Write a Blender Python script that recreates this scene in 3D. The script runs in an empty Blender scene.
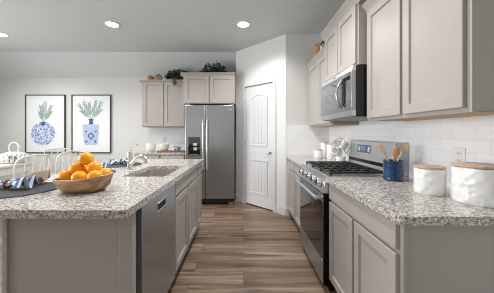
import bpy, bmesh, math, random
from mathutils import Vector, Matrix
random.seed(7)
sc = bpy.context.scene
PI = math.pi

# ------------------------------------------------------------------ camera, world, lights, exposure
CAMZ = 1.262
cam_data = bpy.data.cameras.new('camera')
cam_data.sensor_width = 36.0
cam_data.sensor_fit = 'HORIZONTAL'
cam_data.lens = 235.0 / 494.0 * 36.0
cam_data.shift_x = 3.5 / 494.0
cam_data.shift_y = -13.5 / 494.0
cam_data.clip_start = 0.05
cam = bpy.data.objects.new('camera', cam_data)
sc.collection.objects.link(cam)
cam.location = (0, 0, CAMZ)
cam.rotation_euler = (PI / 2, 0, 0)
sc.camera = cam

sc.view_settings.view_transform = 'Standard'
sc.view_settings.look = 'None'
sc.view_settings.gamma = 1.0
sc.view_settings.use_curve_mapping = False
sc.view_settings.exposure = 0.0
sc.cycles.filter_width = 1.1

world = bpy.data.worlds.new('world')
sc.world = world
world.use_nodes = True
bgn = world.node_tree.nodes['Background']
bgn.inputs[0].default_value = (0.93, 0.97, 1.0, 1)
bgn.inputs[1].default_value = 0.6


def area(name, loc, rot, sx, sy, power, color=(1, 1, 1), spread=PI):
    l = bpy.data.lights.new(name, 'AREA')
    l.shape = 'RECTANGLE'
    l.size, l.size_y = sx, sy
    l.energy = power
    l.color = color
    l.spread = spread
    o = bpy.data.objects.new(name, l)
    sc.collection.objects.link(o)
    o.location = loc
    o.rotation_euler = rot
    return o


# daylight entering by the dining room window (left) and the living room windows (behind)
area('dining_window_daylight', (-6.02, 0.9, 1.45), (0, -PI / 2, 0), 1.9, 4.0, 150, (0.95, 0.98, 1.0), 2.35)
area('living_window_daylight', (-2.6, -4.5, 1.45), (PI / 2, 0, 0), 3.4, 1.9, 12, (0.97, 0.985, 1.0))
CAN_POWER = 70

# ------------------------------------------------------------------ materials


def srgb(r, g, b):
    f = lambda c: (c / 255 / 12.92) if c / 255 <= 0.04045 else ((c / 255 + 0.055) / 1.055) ** 2.4
    return (f(r), f(g), f(b), 1)


def mat(name, col, rough=0.5, metal=0.0, spec=0.5, coat=0.0, emit=None, estr=0.0):
    m = bpy.data.materials.new(name)
    m.use_nodes = True
    b = m.node_tree.nodes['Principled BSDF']
    b.inputs['Base Color'].default_value = col
    b.inputs['Roughness'].default_value = rough
    b.inputs['Metallic'].default_value = metal
    b.inputs['Specular IOR Level'].default_value = spec
    b.inputs['Coat Weight'].default_value = coat
    if emit:
        b.inputs['Emission Color'].default_value = emit
        b.inputs['Emission Strength'].default_value = estr
    return m


class NT:
    def __init__(s, m):
        s.t = m.node_tree
        s.n = s.t.nodes
        s.bsdf = s.n['Principled BSDF']

    def add(s, typ, **kw):
        n = s.n.new(typ)
        for k, v in kw.items():
            setattr(n, k, v)
        return n

    def link(s, a, b):
        s.t.links.new(a, b)

    def coord(s):
        return s.add('ShaderNodeTexCoord').outputs['Object']

    def mapping(s, vec, scale=(1, 1, 1), rot=(0, 0, 0), loc=(0, 0, 0)):
        n = s.add('ShaderNodeMapping')
        n.inputs['Scale'].default_value = scale
        n.inputs['Rotation'].default_value = rot
        n.inputs['Location'].default_value = loc
        s.link(vec, n.inputs['Vector'])
        return n.outputs[0]

    def noise(s, vec, scale, detail=3, rough=0.5, dist=0.0):
        n = s.add('ShaderNodeTexNoise')
        n.inputs['Scale'].default_value = scale
        n.inputs['Detail'].default_value = detail
        n.inputs['Roughness'].default_value = rough
        n.inputs['Distortion'].default_value = dist
        s.link(vec, n.inputs['Vector'])
        return n.outputs['Fac']

    def ramp(s, fac, stops, interp='LINEAR'):
        n = s.add('ShaderNodeValToRGB')
        n.color_ramp.interpolation = interp
        e = n.color_ramp.elements
        while len(e) < len(stops):
            e.new(0.5)
        for el, (p, c) in zip(e, stops):
            el.position = p
            el.color = c
        s.link(fac, n.inputs[0])
        return n.outputs[0]

    def mix(s, a, b, fac, mode='MIX'):
        n = s.add('ShaderNodeMix', data_type='RGBA', blend_type=mode)
        for sock, v in ((n.inputs[0], fac), (n.inputs[6], a), (n.inputs[7], b)):
            if hasattr(v, 'is_linked'):
                s.link(v, sock)
            else:
                sock.default_value = v
        return n.outputs[2]

    def bump(s, h, strength=0.3, dist=0.002):
        n = s.add('ShaderNodeBump')
        n.inputs['Strength'].default_value = strength
        n.inputs['Distance'].default_value = dist
        s.link(h, n.inputs['Height'])
        s.link(n.outputs[0], s.bsdf.inputs['Normal'])

    def color(s, c):
        s.link(c, s.bsdf.inputs['Base Color'])


def g(v):
    return (v, v, v, 1)


def paint(name, col, rough=0.5, amt=0.03, bump=0.05, scale=60):
    m = mat(name, col, rough)
    t = NT(m)
    c = t.coord()
    n = t.noise(c, 3.0, 4)
    hi = tuple(min(1, x * (1 + amt)) for x in col[:3]) + (1,)
    lo = tuple(x * (1 - amt) for x in col[:3]) + (1,)
    t.color(t.ramp(n, [(0.3, lo), (0.7, hi)]))
    t.bump(t.noise(c, scale, 3), bump, 0.002)
    return m


M = {}
M['wall'] = paint('wall_paint', srgb(216, 216, 213), 0.75, 0.01, 0.06, 140)
M['ceiling'] = paint('ceiling_paint', srgb(207, 211, 212), 0.85, 0.01, 0.1, 120)
M['trim'] = paint('white_trim_paint', srgb(208, 208, 210), 0.4, 0.01, 0.02)
M['cab'] = paint('taupe_cabinet_paint', srgb(173, 167, 162), 0.36, 0.015, 0.03)
M['cab_side'] = M['cab']
M['toe'] = mat('dark_toe_kick', srgb(58, 52, 48), 0.6)
M['gap'] = mat('dark_gap', srgb(22, 21, 20), 0.7)
M['underwood'] = paint('cabinet_underside_birch', srgb(190, 145, 92), 0.5, 0.1, 0.05, 30)
M['white_cer'] = mat('white_glazed_ceramic', srgb(236, 235, 233), 0.18, 0, 0.5, 0.3)
M['white_metal'] = mat('white_powder_coated_metal', srgb(228, 227, 222), 0.35)
M['black_enamel'] = mat('black_enamel', srgb(20, 20, 21), 0.25)
M['cast_iron'] = paint('black_cast_iron', srgb(26, 26, 27), 0.5, 0.1, 0.1)
M['black_side'] = mat('matte_black_side', srgb(12, 12, 12), 0.6, 0, 0.15)
M['black_glass'] = mat('black_glass', srgb(14, 14, 15), 0.04, 0, 0.8)
M['cook_reflect'] = mat('cooktop_reflection_metal', srgb(205, 205, 206), 0.3, 0.9, 0.8)  # pale metal colour stands in for light reflected on the black cooktop
M['mirror_glass'] = mat('reflective_oven_glass', srgb(150, 151, 152), 0.06, 0.85)
M['chrome'] = mat('brushed_nickel', srgb(222, 220, 216), 0.24, 1.0)
M['black_frame'] = mat('black_picture_frame', srgb(38, 37, 38), 0.4)
M['paper'] = mat('white_art_paper', srgb(236, 238, 240), 0.7)
M['light'] = mat('lit_lens', g(1), 0.5, emit=(1, 0.97, 0.92, 1), estr=14)
M['display'] = mat('blue_display', srgb(60, 80, 120), 0.2, emit=srgb(110, 150, 215), estr=0.5)
M['grey_plastic'] = mat('grey_plastic', srgb(110, 112, 114), 0.4)
M['grey_dark'] = mat('dark_grey_mat', srgb(66, 66, 70), 0.7)
M['grey_lid'] = mat('pale_grey_lid', srgb(190, 189, 187), 0.4)


def steel(name, base, rough, stretch):
    m = mat(name, base, rough, 1.0)
    t = NT(m)
    v = t.mapping(t.coord(), stretch)
    n = t.noise(v, 1.0, 3)
    lo = tuple(x * 0.9 for x in base[:3]) + (1,)
    t.color(t.ramp(n, [(0.3, lo), (0.7, base)]))
    t.bump(n, 0.03, 0.001)
    return m


M['steel'] = steel('brushed_stainless_steel', srgb(180, 186, 193), 0.3, (4, 4, 400))
M['steel_lit'] = steel('lit_stainless_steel', srgb(226, 227, 228), 0.36, (4, 4, 400))  # paler copy of the brushed steel, bright reflections put into its colour
M['steel_v'] = steel('fridge_stainless_steel', srgb(172, 174, 176), 0.33, (300, 300, 3))
M['sink_steel'] = steel('sink_stainless_steel', srgb(212, 207, 200), 0.45, (40, 40, 200))

# granite
m = mat('speckled_granite', g(0.6), 0.16, 0, 0.5)
t = NT(m)
c = t.coord()
a_ = t.ramp(t.noise(c, 62, 4, 0.62), [(0.36, srgb(112, 104, 97)), (0.47, srgb(180, 174, 168)), (0.6, srgb(220, 218, 215))])
b_ = t.ramp(t.noise(c, 190, 3, 0.6), [(0.37, g(1)), (0.43, g(0))])
d_ = t.ramp(t.noise(t.mapping(c, loc=(4, 7, 2)), 110, 3, 0.6), [(0.36, g(1)), (0.41, g(0))])
w_ = t.ramp(t.noise(t.mapping(c, loc=(9, 1, 5)), 130, 2, 0.5), [(0.6, g(0)), (0.68, g(1))])
x_ = t.mix(a_, srgb(58, 52, 49), b_)
x_ = t.mix(x_, srgb(112, 96, 87), d_)
x_ = t.mix(x_, srgb(236, 234, 230), w_)
t.color(x_)
M['granite'] = m


# subway tile, one per wall direction
def tile(name, axis):
    m = mat(name, g(0.8), 0.12, 0, 0.5)
    t = NT(m)
    geo = t.add('ShaderNodeNewGeometry')
    sp = t.add('ShaderNodeSeparateXYZ')
    t.link(geo.outputs['Position'], sp.inputs[0])
    cb = t.add('ShaderNodeCombineXYZ')
    t.link(sp.outputs[axis], cb.inputs[0])
    t.link(sp.outputs[2], cb.inputs[1])
    v = t.mapping(cb.outputs[0], loc=(0, -0.915 + 0.0, 0))
    b = t.add('ShaderNodeTexBrick')
    b.inputs['Scale'].default_value = 1.0
    b.inputs['Brick Width'].default_value = 0.155
    b.inputs['Row Height'].default_value = 0.078
    b.inputs['Mortar Size'].default_value = 0.0022
    b.inputs['Mortar Smooth'].default_value = 0.3
    b.inputs['Color1'].default_value = srgb(243, 244, 245)
    b.inputs['Color2'].default_value = srgb(238, 239, 241)
    b.inputs['Mortar'].default_value = srgb(228, 228, 228)
    t.link(v, b.inputs['Vector'])
    t.color(b.outputs['Color'])
    inv = t.add('ShaderNodeMath', operation='SUBTRACT')
    inv.inputs[0].default_value = 1
    t.link(b.outputs['Fac'], inv.inputs[1])
    t.bump(inv.outputs[0], 0.2, 0.001)
    return m


M['tile_x'] = tile('white_subway_tile_side', 1)
M['tile_y'] = tile('white_subway_tile_back', 0)

# plank floor
m = mat('wood_plank_floor', g(0.2), 0.38)
t = NT(m)
geo = t.add('ShaderNodeNewGeometry')
pos = geo.outputs['Position']
b = t.add('ShaderNodeTexBrick')
b.offset = 0.37
b.inputs['Scale'].default_value = 1.0
b.inputs['Brick Width'].default_value = 1.22
b.inputs['Row Height'].default_value = 0.178
b.inputs['Mortar Size'].default_value = 0.0016
b.inputs['Color1'].default_value = g(0)
b.inputs['Color2'].default_value = g(1)
b.inputs['Mortar'].default_value = g(0.2)
t.link(pos, b.inputs['Vector'])
plank = t.ramp(b.outputs['Color'], [(0.0, srgb(122, 100, 82)), (0.35, srgb(138, 115, 96)), (0.7, srgb(152, 129, 110)), (1.0, srgb(166, 145, 127))])
off = t.add('ShaderNodeVectorMath', operation='MULTIPLY_ADD')
t.link(b.outputs['Color'], off.inputs[0])
off.inputs[1].default_value = (7.3, 3.1, 5.7)
t.link(pos, off.inputs[2])
gv = t.mapping(off.outputs[0], (1.1, 17, 1))
g1 = t.noise(gv, 1.0, 5, 0.62, 0.6)
grain = t.ramp(g1, [(0.33, g(0.16)), (0.43, g(0.62)), (0.54, g(1.05)), (0.66, g(1.5))])
fine = t.ramp(t.noise(t.mapping(off.outputs[0], (6, 160, 1)), 1.0, 3), [(0.3, g(0.82)), (0.7, g(1.1))])
cc = t.mix(plank, grain, 0.85, 'MULTIPLY')
cc = t.mix(cc, fine, 0.7, 'MULTIPLY')
cc = t.mix(cc, srgb(62, 46, 36), t.ramp(b.outputs['Fac'], [(0.0, g(0)), (1.0, g(0.75))]))
t.color(cc)
t.bump(g1, 0.08, 0.002)
M['floor'] = m


def wood(name, dark, light, rough=0.5, scale=(3, 3, 40)):
    m = mat(name, light, rough)
    t = NT(m)
    v = t.mapping(t.coord(), scale)
    t.color(t.ramp(t.noise(v, 1.0, 4, 0.6, 1.2), [(0.3, dark), (0.65, light)]))
    return m


M['bowl'] = wood('acacia_bowl_wood', srgb(98, 64, 40), srgb(206, 168, 130), 0.45, (4, 8, 20))
M['spoon'] = wood('pale_beech_wood', srgb(205, 172, 136), srgb(226, 199, 168), 0.55, (60, 60, 8))
M['spoon_dark'] = wood('honey_wood', srgb(176, 130, 84), srgb(200, 154, 106), 0.5, (60, 60, 8))
M['lid'] = wood('lid_wood', srgb(178, 146, 122), srgb(206, 180, 160), 0.5, (8, 60, 8))
M['board'] = wood('walnut_board', srgb(96, 62, 42), srgb(132, 92, 66), 0.5, (40, 6, 6))
M['wicker'] = wood('tan_wicker', srgb(146, 104, 62), srgb(205, 164, 112), 0.7, (60, 60, 60))
M['ring'] = wood('brown_wood_bead', srgb(84, 48, 28), srgb(134, 82, 50), 0.4, (30, 30, 30))

m = mat('orange_peel', srgb(250, 150, 22), 0.38)
t = NT(m)
c = t.coord()
t.color(t.ramp(t.noise(c, 14, 3), [(0.3, srgb(252, 158, 0)), (0.7, srgb(255, 186, 18))]))
t.bump(t.noise(c, 260, 2), 0.25, 0.002)
M['orange'] = m

m = mat('dimpled_white_ceramic', srgb(235, 234, 232), 0.2, 0, 0.5, 0.3)
t = NT(m)
vo = t.add('ShaderNodeTexVoronoi', feature='SMOOTH_F1')
vo.inputs['Scale'].default_value = 30
t.link(t.coord(), vo.inputs['Vector'])
t.bump(vo.outputs['Distance'], 0.75, 0.012)
M['dimple'] = m

m = mat('cobalt_glazed_ceramic', srgb(22, 52, 118), 0.15, 0, 0.6, 0.4)
t = NT(m)
c = t.coord()
t.color(t.ramp(t.noise(c, 35, 2), [(0.35, srgb(10, 40, 76)), (0.7, srgb(22, 66, 116))]))
M['cobalt'] = m

m = mat('blue_and_white_glaze', srgb(150, 170, 215), 0.2)
t = NT(m)
c = t.coord()
t.color(t.ramp(t.noise(c, 28, 2), [(0.42, srgb(60, 92, 160)), (0.55, srgb(226, 232, 242))]))
M['bluewhite'] = m

m = mat('blue_print_vase', srgb(150, 165, 210), 0.7)
t = NT(m)
vo = t.add('ShaderNodeTexVoronoi')
vo.inputs['Scale'].default_value = 34
t.link(t.coord(), vo.inputs['Vector'])
t.color(t.ramp(vo.outputs['Distance'], [(0.15, srgb(86, 104, 170)), (0.4, srgb(120, 138, 192)), (0.6, srgb(212, 220, 238))]))
M['print_round'] = m
m = mat('pale_blue_print_vase', srgb(190, 200, 226), 0.7)
t = NT(m)
t.color(t.ramp(t.noise(t.coord(), 60, 2), [(0.4, srgb(150, 168, 212)), (0.6, srgb(208, 216, 236))]))
M['print_square'] = m
M['print_dark'] = mat('dark_blue_print', srgb(72, 84, 140), 0.7)
M['print_leaf'] = paint('grey_green_print', srgb(142, 166, 160), 0.7, 0.25, 0, 20)

m = mat('leaf_green', srgb(52, 72, 48), 0.5)
t = NT(m)
oi = t.noise(t.coord(), 22, 2)
t.color(t.ramp(oi, [(0.3, srgb(34, 52, 34)), (0.7, srgb(84, 106, 74))]))
M['leaf'] = m
M['stem'] = mat('dark_green_stem', srgb(58, 62, 40), 0.6)

m = mat('blue_white_napkin_cloth', srgb(160, 180, 215), 0.85)
t = NT(m)
v = t.mapping(t.coord(), (1, 1, 1))
wv = t.add('ShaderNodeTexWave')
wv.inputs['Scale'].default_value = 6
wv.inputs['Distortion'].default_value = 3.5
t.link(v, wv.inputs['Vector'])
t.color(t.ramp(wv.outputs['Fac'], [(0.1, srgb(66, 84, 128)), (0.4, srgb(158, 184, 222)), (0.75, srgb(214, 222, 234))]))
M['napkin'] = m
m = paint('beige_linen_cloth', srgb(176, 158, 140), 0.9, 0.1, 0.3, 200)
M['linen'] = m
m = paint('woven_charcoal_placemat', srgb(62, 63, 68), 0.85, 0.12, 0.5, 220)
M['placemat'] = m
M['table_white'] = paint('white_table_paint', srgb(232, 230, 224), 0.4, 0.01, 0.02)

# ------------------------------------------------------------------ mesh helpers


def wl(o):
    v = Vector((0, 0, 0))
    while o is not None:
        v = v + Vector(o.location)
        o = o.parent
    return v


class MB:
    """collects shapes given in world coordinates"""

    def __init__(s):
        s.bm = bmesh.new()

    def box(s, x0, x1, y0, y1, z0, z1):
        x0, x1 = min(x0, x1), max(x0, x1)
        y0, y1 = min(y0, y1), max(y0, y1)
        z0, z1 = min(z0, z1), max(z0, z1)
        v = [s.bm.verts.new(p) for p in ((x0, y0, z0), (x1, y0, z0), (x1, y1, z0), (x0, y1, z0), (x0, y0, z1), (x1, y0, z1), (x1, y1, z1), (x0, y1, z1))]
        for f in ((0, 3, 2, 1), (4, 5, 6, 7), (0, 1, 5, 4), (1, 2, 6, 5), (2, 3, 7, 6), (3, 0, 4, 7)):
            s.bm.faces.new([v[i] for i in f])
        return s

    def prism(s, pts, d):
        """closed polygon pts (3d) extruded by vector d"""
        d = Vector(d)
        a = [s.bm.verts.new(p) for p in pts]
        b = [s.bm.verts.new(Vector(p) + d) for p in pts]
        n = len(pts)
        s.bm.faces.new(a[::-1])
        s.bm.faces.new(b)
        for i in range(n):
            s.bm.faces.new((a[i], a[(i + 1) % n], b[(i + 1) % n], b[i]))
        return s

    def tube(s, pts, r, seg=10, closed=False, cap=True):
        pts = [Vector(p) for p in pts]
        n = len(pts)
        rs = r if isinstance(r, (list, tuple)) else [r] * n
        rings = []
        prev = None
        for i, p in enumerate(pts):
            if closed:
                d = pts[(i + 1) % n] - pts[i - 1]
            else:
                d = pts[min(i + 1, n - 1)] - pts[max(i - 1, 0)]
            d.normalize()
            if prev is None:
                up = Vector((0, 0, 1)) if abs(d.z) < 0.9 else Vector((1, 0, 0))
                u = d.cross(up).normalized()
            else:
                u = (prev - d * prev.dot(d)).normalized()
            prev = u
            w = d.cross(u)
            rings.append([s.bm.verts.new(p + (u * math.cos(k * 2 * PI / seg) + w * math.sin(k * 2 * PI / seg)) * rs[i]) for k in range(seg)])
        m = n if closed else n - 1
        for i in range(m):
            A, B = rings[i], rings[(i + 1) % n]
            for k in range(seg):
                s.bm.faces.new((A[k], A[(k + 1) % seg], B[(k + 1) % seg], B[k]))
        if cap and not closed:
            s.bm.faces.new(rings[0][::-1])
            s.bm.faces.new(rings[-1])
        return s

    def lathe(s, prof, c, seg=28, axis=(0, 0, 1), sx=1.0, sy=1.0):
        """prof: (r, h) pairs, r = 0 allowed at the ends"""
        c = Vector(c)
        ax = Vector(axis).normalized()
        if abs(ax.z) > 0.999:
            u, w = Vector((1, 0, 0)), Vector((0, 1, 0))
        else:
            u = ax.cross(Vector((0, 0, 1))).normalized()
            w = ax.cross(u)
        rings = []
        for (r, h) in prof:
            if r < 1e-6:
                rings.append([s.bm.verts.new(c + ax * h)])
            else:
                rings.append([s.bm.verts.new(c + ax * h + u * (r * sx * math.cos(k * 2 * PI / seg)) + w * (r * sy * math.sin(k * 2 * PI / seg))) for k in range(seg)])
        for A, B in zip(rings, rings[1:]):
            for k in range(seg):
                k2 = (k + 1) % seg
                if len(A) == 1 and len(B) == 1:
                    continue
                if len(A) == 1:
                    s.bm.faces.new((A[0], B[k2], B[k]))
                elif len(B) == 1:
                    s.bm.faces.new((A[k], A[k2], B[0]))
                else:
                    s.bm.faces.new((A[k], A[k2], B[k2], B[k]))
        return s

    def ball(s, c, r, sx=1, sy=1, sz=1, u=20, v=12):
        prof = [(math.sin(i * PI / v) * r, -math.cos(i * PI / v) * r * sz) for i in range(v + 1)]
        prof[0] = (0, -r * sz)
        prof[-1] = (0, r * sz)
        return s.lathe(prof, c, u, (0, 0, 1), sx, sy)

    def poly(s, pts):
        s.bm.faces.new([s.bm.verts.new(p) for p in pts])
        return s

    def shaker(s, O, U, N, w, h, t=0.02, fw=0.056, rec=0.012):
        O, U, N, Z = Vector(O), Vector(U), Vector(N), Vector((0, 0, 1))
        P = lambda a, b, n: s.bm.verts.new(O + U * a + Z * b + N * n)
        e = 0.0025
        def rect(i, n):
            return [P(i, i, n), P(w - i, i, n), P(w - i, h - i, n), P(i, h - i, n)]
        rs = [rect(0, 0), rect(0, t - e), rect(e, t), rect(fw, t), rect(fw + 0.005, t - rec)]
        s.bm.faces.new(rs[0][::-1])
        for A, B in zip(rs, rs[1:]):
            for k in range(4):
                s.bm.faces.new((A[k], A[(k + 1) % 4], B[(k + 1) % 4], B[k]))
        s.bm.faces.new(rs[-1])
        return s

    def slab(s, O, U, N, w, h, t=0.02):
        O, U, N, Z = Vector(O), Vector(U), Vector(N), Vector((0, 0, 1))
        P = lambda a, b, n: s.bm.verts.new(O + U * a + Z * b + N * n)
        e = 0.003
        def rect(i, n):
            return [P(i, i, n), P(w - i, i, n), P(w - i, h - i, n), P(i, h - i, n)]
        rs = [rect(0, 0), rect(0, t - e), rect(e, t)]
        s.bm.faces.new(rs[0][::-1])
        for A, B in zip(rs, rs[1:]):
            for k in range(4):
                s.bm.faces.new((A[k], A[(k + 1) % 4], B[(k + 1) % 4], B[k]))
        s.bm.faces.new(rs[-1])
        return s

    def leaf(s, p, d, n, L, W):
        """a bent pointed leaf of two strips"""
        p, d, n = Vector(p), Vector(d).normalized(), Vector(n)
        w = d.cross(n)
        if w.length < 1e-4:
            w = d.cross(Vector((1, 0, 0)))
        w.normalize()
        n = w.cross(d)
        V = s.bm.verts.new
        a, b_ = V(p), V(p + d * L - n * L * 0.18)
        m1 = V(p + d * L * 0.5 + n * L * 0.03)
        l1, r1 = V(p + d * L * 0.42 + w * W / 2 + n * L * 0.08), V(p + d * L * 0.42 - w * W / 2 + n * L * 0.08)
        for f in ((a, r1, m1), (a, m1, l1), (m1, r1, b_), (m1, b_, l1)):
            s.bm.faces.new(f)
        return s

    def build(s, name, m, parent=None, smooth=35, bevel=0, recalc=True, label=None, subsurf=0, solid=0):
        bm = s.bm
        if recalc:
            bmesh.ops.recalc_face_normals(bm, faces=bm.faces[:])
        xs = [v.co for v in bm.verts]
        if parent is not None:
            o0 = wl(parent)
            loc = Vector((0, 0, 0))
        else:
            lo = Vector([min(v[i] for v in xs) for i in range(3)])
            hi = Vector([max(v[i] for v in xs) for i in range(3)])
            o0 = Vector(((lo.x + hi.x) / 2, (lo.y + hi.y) / 2, lo.z))
            loc = o0
        bmesh.ops.translate(bm, verts=bm.verts[:], vec=-o0)
        me = bpy.data.meshes.new(name)
        bm.to_mesh(me)
        bm.free()
        me.materials.append(m if not isinstance(m, str) else M[m])
        if smooth:
            me.shade_smooth()
            me.set_sharp_from_angle(angle=math.radians(smooth))
        o = bpy.data.objects.new(name, me)
        sc.collection.objects.link(o)
        o.location = loc
        if parent is not None:
            o.parent = parent
        if solid:
            so = o.modifiers.new('thickness', 'SOLIDIFY')
            so.thickness = solid
            so.offset = 0
        if bevel:
            b = o.modifiers.new('bevel', 'BEVEL')
            b.width = bevel
            b.segments = 2
            b.limit_method = 'ANGLE'
            b.angle_limit = math.radians(40)
        if subsurf:
            ss = o.modifiers.new('subdivision', 'SUBSURF')
            ss.levels = ss.render_levels = subsurf
        if label:
            o['label'] = label
        return o


def tag(o, label, cat, group=None):
    o['label'] = label
    o['category'] = cat
    if group:
        o['group'] = group
    return o


def thing(name, loc, label, cat, group=None):
    o = bpy.data.objects.new(name, None)
    o.empty_display_size = 0.05
    sc.collection.objects.link(o)
    o.location = loc
    return tag(o, label, cat, group)


def struct(o):
    o['kind'] = 'structure'
    return o


def copy_tree(o, parent=None):
    c = o.copy()
    sc.collection.objects.link(c)
    c.parent = parent
    for ch in list(o.children):
        copy_tree(ch, c)
    return c


def place(o, loc, rz=0.0, label=None):
    o.location = loc
    o.rotation_euler = (0, 0, rz)
    if label:
        o['label'] = label
    return o


UP = Vector((0, 0, 1))
EX, EY = Vector((1, 0, 0)), Vector((0, 1, 0))

# ------------------------------------------------------------------ the setting
XR = 1.31          # right wall
YB = 4.75          # back wall of the dining side
XL = -6.1
YF = -4.6
CZ = 2.775
P1 = Vector((-0.14, 4.376, 0))
P2 = Vector((0.646, 3.59, 0))

struct(MB().box(XL - .1, XR + .1, YF - .1, YB + .1, -0.1, 0).build('floor', 'floor'))
# ceiling: flat, then a slope down to the back wall
YS = 4.376
struct(MB().prism([(XL - .1, YF - .1, CZ), (XL - .1, YS, CZ), (XL - .1, YB + .1, 2.374 - 0.1), (XL - .1, YB + .1, CZ + .1), (XL - .1, YF - .1, CZ + .1)], (XR + .2 - XL, 0, 0)).build('ceiling', 'ceiling', smooth=0))
struct(MB().box(XL - .1, -0.04, YB, YB + .1, 0, 2.5).build('wall_back', 'wall'))
struct(MB().box(XR, XR + .1, YF, 3.59, 0, CZ + .02).build('wall_right', 'wall'))
struct(MB().box(0.652, XR + .1, 3.59, 3.69, 0, CZ + .02).build('wall_pantry_side', 'wall'))
struct(MB().box(-0.14, -0.04, 4.40, YB, 0, CZ - .03).build('wall_fridge_side', 'wall'))

# pantry wall at 45 degrees with a door opening
D45 = (P2 - P1).normalized()
N45 = Vector((-D45.y, D45.x, 0))
if N45.y > 0:
    N45 = -N45                      # faces the kitchen
LEN45 = (P2 - P1).length


def w45(sv, z, n=0.0):
    return P1 + D45 * sv + N45 * n + UP * z


def q45(mb, s0, s1, z0, z1, n0, n1):
    mb.prism([w45(s0, z0, n0), w45(s1, z0, n0), w45(s1, z1, n0), w45(s0, z1, n0)], N45 * (n1 - n0))
    return mb


DS0, DS1, DZ = 0.245, 0.865, 2.072       # door slab span along the wall
mb = MB()
q45(mb, 0, DS0 - .01, 0, CZ + .02, -.1, 0)
q45(mb, DS1 + .01, LEN45, 0, CZ + .02, -.1, 0)
q45(mb, DS0 - .01, DS1 + .01, DZ + .01, CZ + .02, -.1, 0)
struct(mb.build('wall_pantry', 'wall', smooth=0))

# door casing
mb = MB()
cw = 0.057
q45(mb, DS0 - .008 - cw, DS0 - .008, 0, DZ + .008 + cw, 0, .018)
q45(mb, DS1 + .008, DS1 + .008 + cw, 0, DZ + .008 + cw, 0, .018)
q45(mb, DS0 - .008, DS1 + .008, DZ + .008, DZ + .008 + cw, 0, .018)
struct(mb.build('trim_1', 'trim', bevel=.004))

# the door
door = bpy.data.objects.new('door_1', None)
sc.collection.objects.link(door)
door.location = w45((DS0 + DS1) / 2, 0.012)
struct(door)
mb = MB()
q45(mb, DS0, DS1, 0.02, DZ, -.036, -.004)
mb.build('door_slab', 'trim', door, bevel=.002)


def panel_outline(s0, s1, z0, z1, arch, k=14):
    pts = [(s0, z0), (s1, z0)]
    for i in range(k + 1):
        u = i / k
        sx = s1 + (s0 - s1) * u
        pts.append((sx, z1 + arch * (1 - (2 * u - 1) ** 2)))
    return pts


def add_panel(s0, s1, z0, z1, arch, nm):
    mb = MB()
    po = panel_outline(s0, s1, z0, z1, arch)
    pi = panel_outline(s0 + .02, s1 - .02, z0 + .02, z1 - .02, arch)
    n = len(po)
    prof = [(po, -.005), (po, .006), (pi, .002), (pi, -.005)]
    rings = [[mb.bm.verts.new(w45(a, b, nn)) for a, b in P] for P, nn in prof]
    for A, B in zip(rings, rings[1:] + rings[:1]):
        for i in range(n):
            mb.bm.faces.new((A[i], A[(i + 1) % n], B[(i + 1) % n], B[i]))
    mb.build(nm, 'trim', door, smooth=50)
    # planked field with V grooves
    mb = MB()
    k = 4
    a0, a1 = s0 + .045, s1 - .045
    pw = (a1 - a0) / k
    f = lambda x: z1 - .04 + arch * (1 - (2 * (x - s0) / (s1 - s0) - 1) ** 2)
    for i in range(k):
        b0, b1 = a0 + i * pw + .004, a0 + (i + 1) * pw - .004
        pts = [(b0, z0 + .045), (b1, z0 + .045)] + [(b1 + (b0 - b1) * j / 4, f(b1 + (b0 - b1) * j / 4)) for j in range(5)]
        mb.prism([w45(a, b, -.005) for a, b in pts], N45 * .006)
    mb.build('panel_field', 'trim', door, bevel=.002)


add_panel(DS0 + .115, DS1 - .115, 1.045, 1.86, .06, 'panel_moulding')
add_panel(DS0 + .115, DS1 - .115, 0.23, 0.80, 0.0, 'panel_moulding')
# knob and hinges
kb = MB()
kc = w45(DS1 - .065, .945, -.004)
kb.lathe([(0, 0), (.03, 0), (.03, .005), (.012, .01), (.01, .035), (.024, .045), (.028, .056), (.02, .068), (0, .07)], kc, 20, N45)
kb.build('door_knob', 'chrome', door)
for z in (0.3, 1.08, 1.83):
    hb = MB()
    q45(hb, DS0 - .012, DS0 + .004, z - .045, z + .045, -.004, .012)
    hb.build('hinge', 'chrome', door, bevel=.003)

# baseboards
def baseboard(name, s0, s1):
    mb = MB()
    q45(mb, s0, s1, 0, .10, 0, .014)
    q45(mb, s0, s1, .10, .125, 0, .008)
    struct(mb.build(name, 'trim', bevel=.003))


baseboard('baseboard_pantry_left', 0.0, DS0 - .008 - cw)
baseboard('baseboard_pantry_right', DS1 + .008 + cw, LEN45 + .006)
struct(MB().box(XL, -1.95, YB - .014, YB, 0, .115).build('baseboard_back', 'trim', bevel=.004))
struct(MB().box(.652, .70, 3.576, 3.59, 0, .115).build('baseboard_pantry_side', 'trim', bevel=.003))
# strip coloured dark for the shade in the gap under the pantry door
mb = MB()
q45(mb, DS0, DS1, 0.0, .018, -.036, -.006)
struct(mb.build('door_gap_shade', 'gap'))

# left and rear walls with window openings (out of view, they give the daylight its shape)
mb = MB()
mb.box(XL - .1, XL, YF, -1.1, 0, CZ)
mb.box(XL - .1, XL, 2.9, YB, 0, CZ)
mb.box(XL - .1, XL, -1.1, 2.9, 0, .5)
mb.box(XL - .1, XL, -1.1, 2.9, 2.4, CZ)
struct(mb.build('wall_left', 'wall'))
mb = MB()
mb.box(XL, -4.35, YF - .1, YF, 0, CZ)
mb.box(-.85, XR, YF - .1, YF, 0, CZ)
mb.box(-4.35, -.85, YF - .1, YF, 0, .5)
mb.box(-4.35, -.85, YF - .1, YF, 2.4, CZ)
struct(mb.build('wall_rear', 'wall'))
mb = MB()
for y in (-1.1, 0.2, 1.53, 2.86):
    mb.box(XL - .06, XL - .01, y, y + .04, .5, 2.4)
for z in (.5, 1.4, 2.36):
    mb.box(XL - .06, XL - .01, -1.1, 2.9, z, z + .04)
struct(mb.build('window_1', 'trim'))
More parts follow.
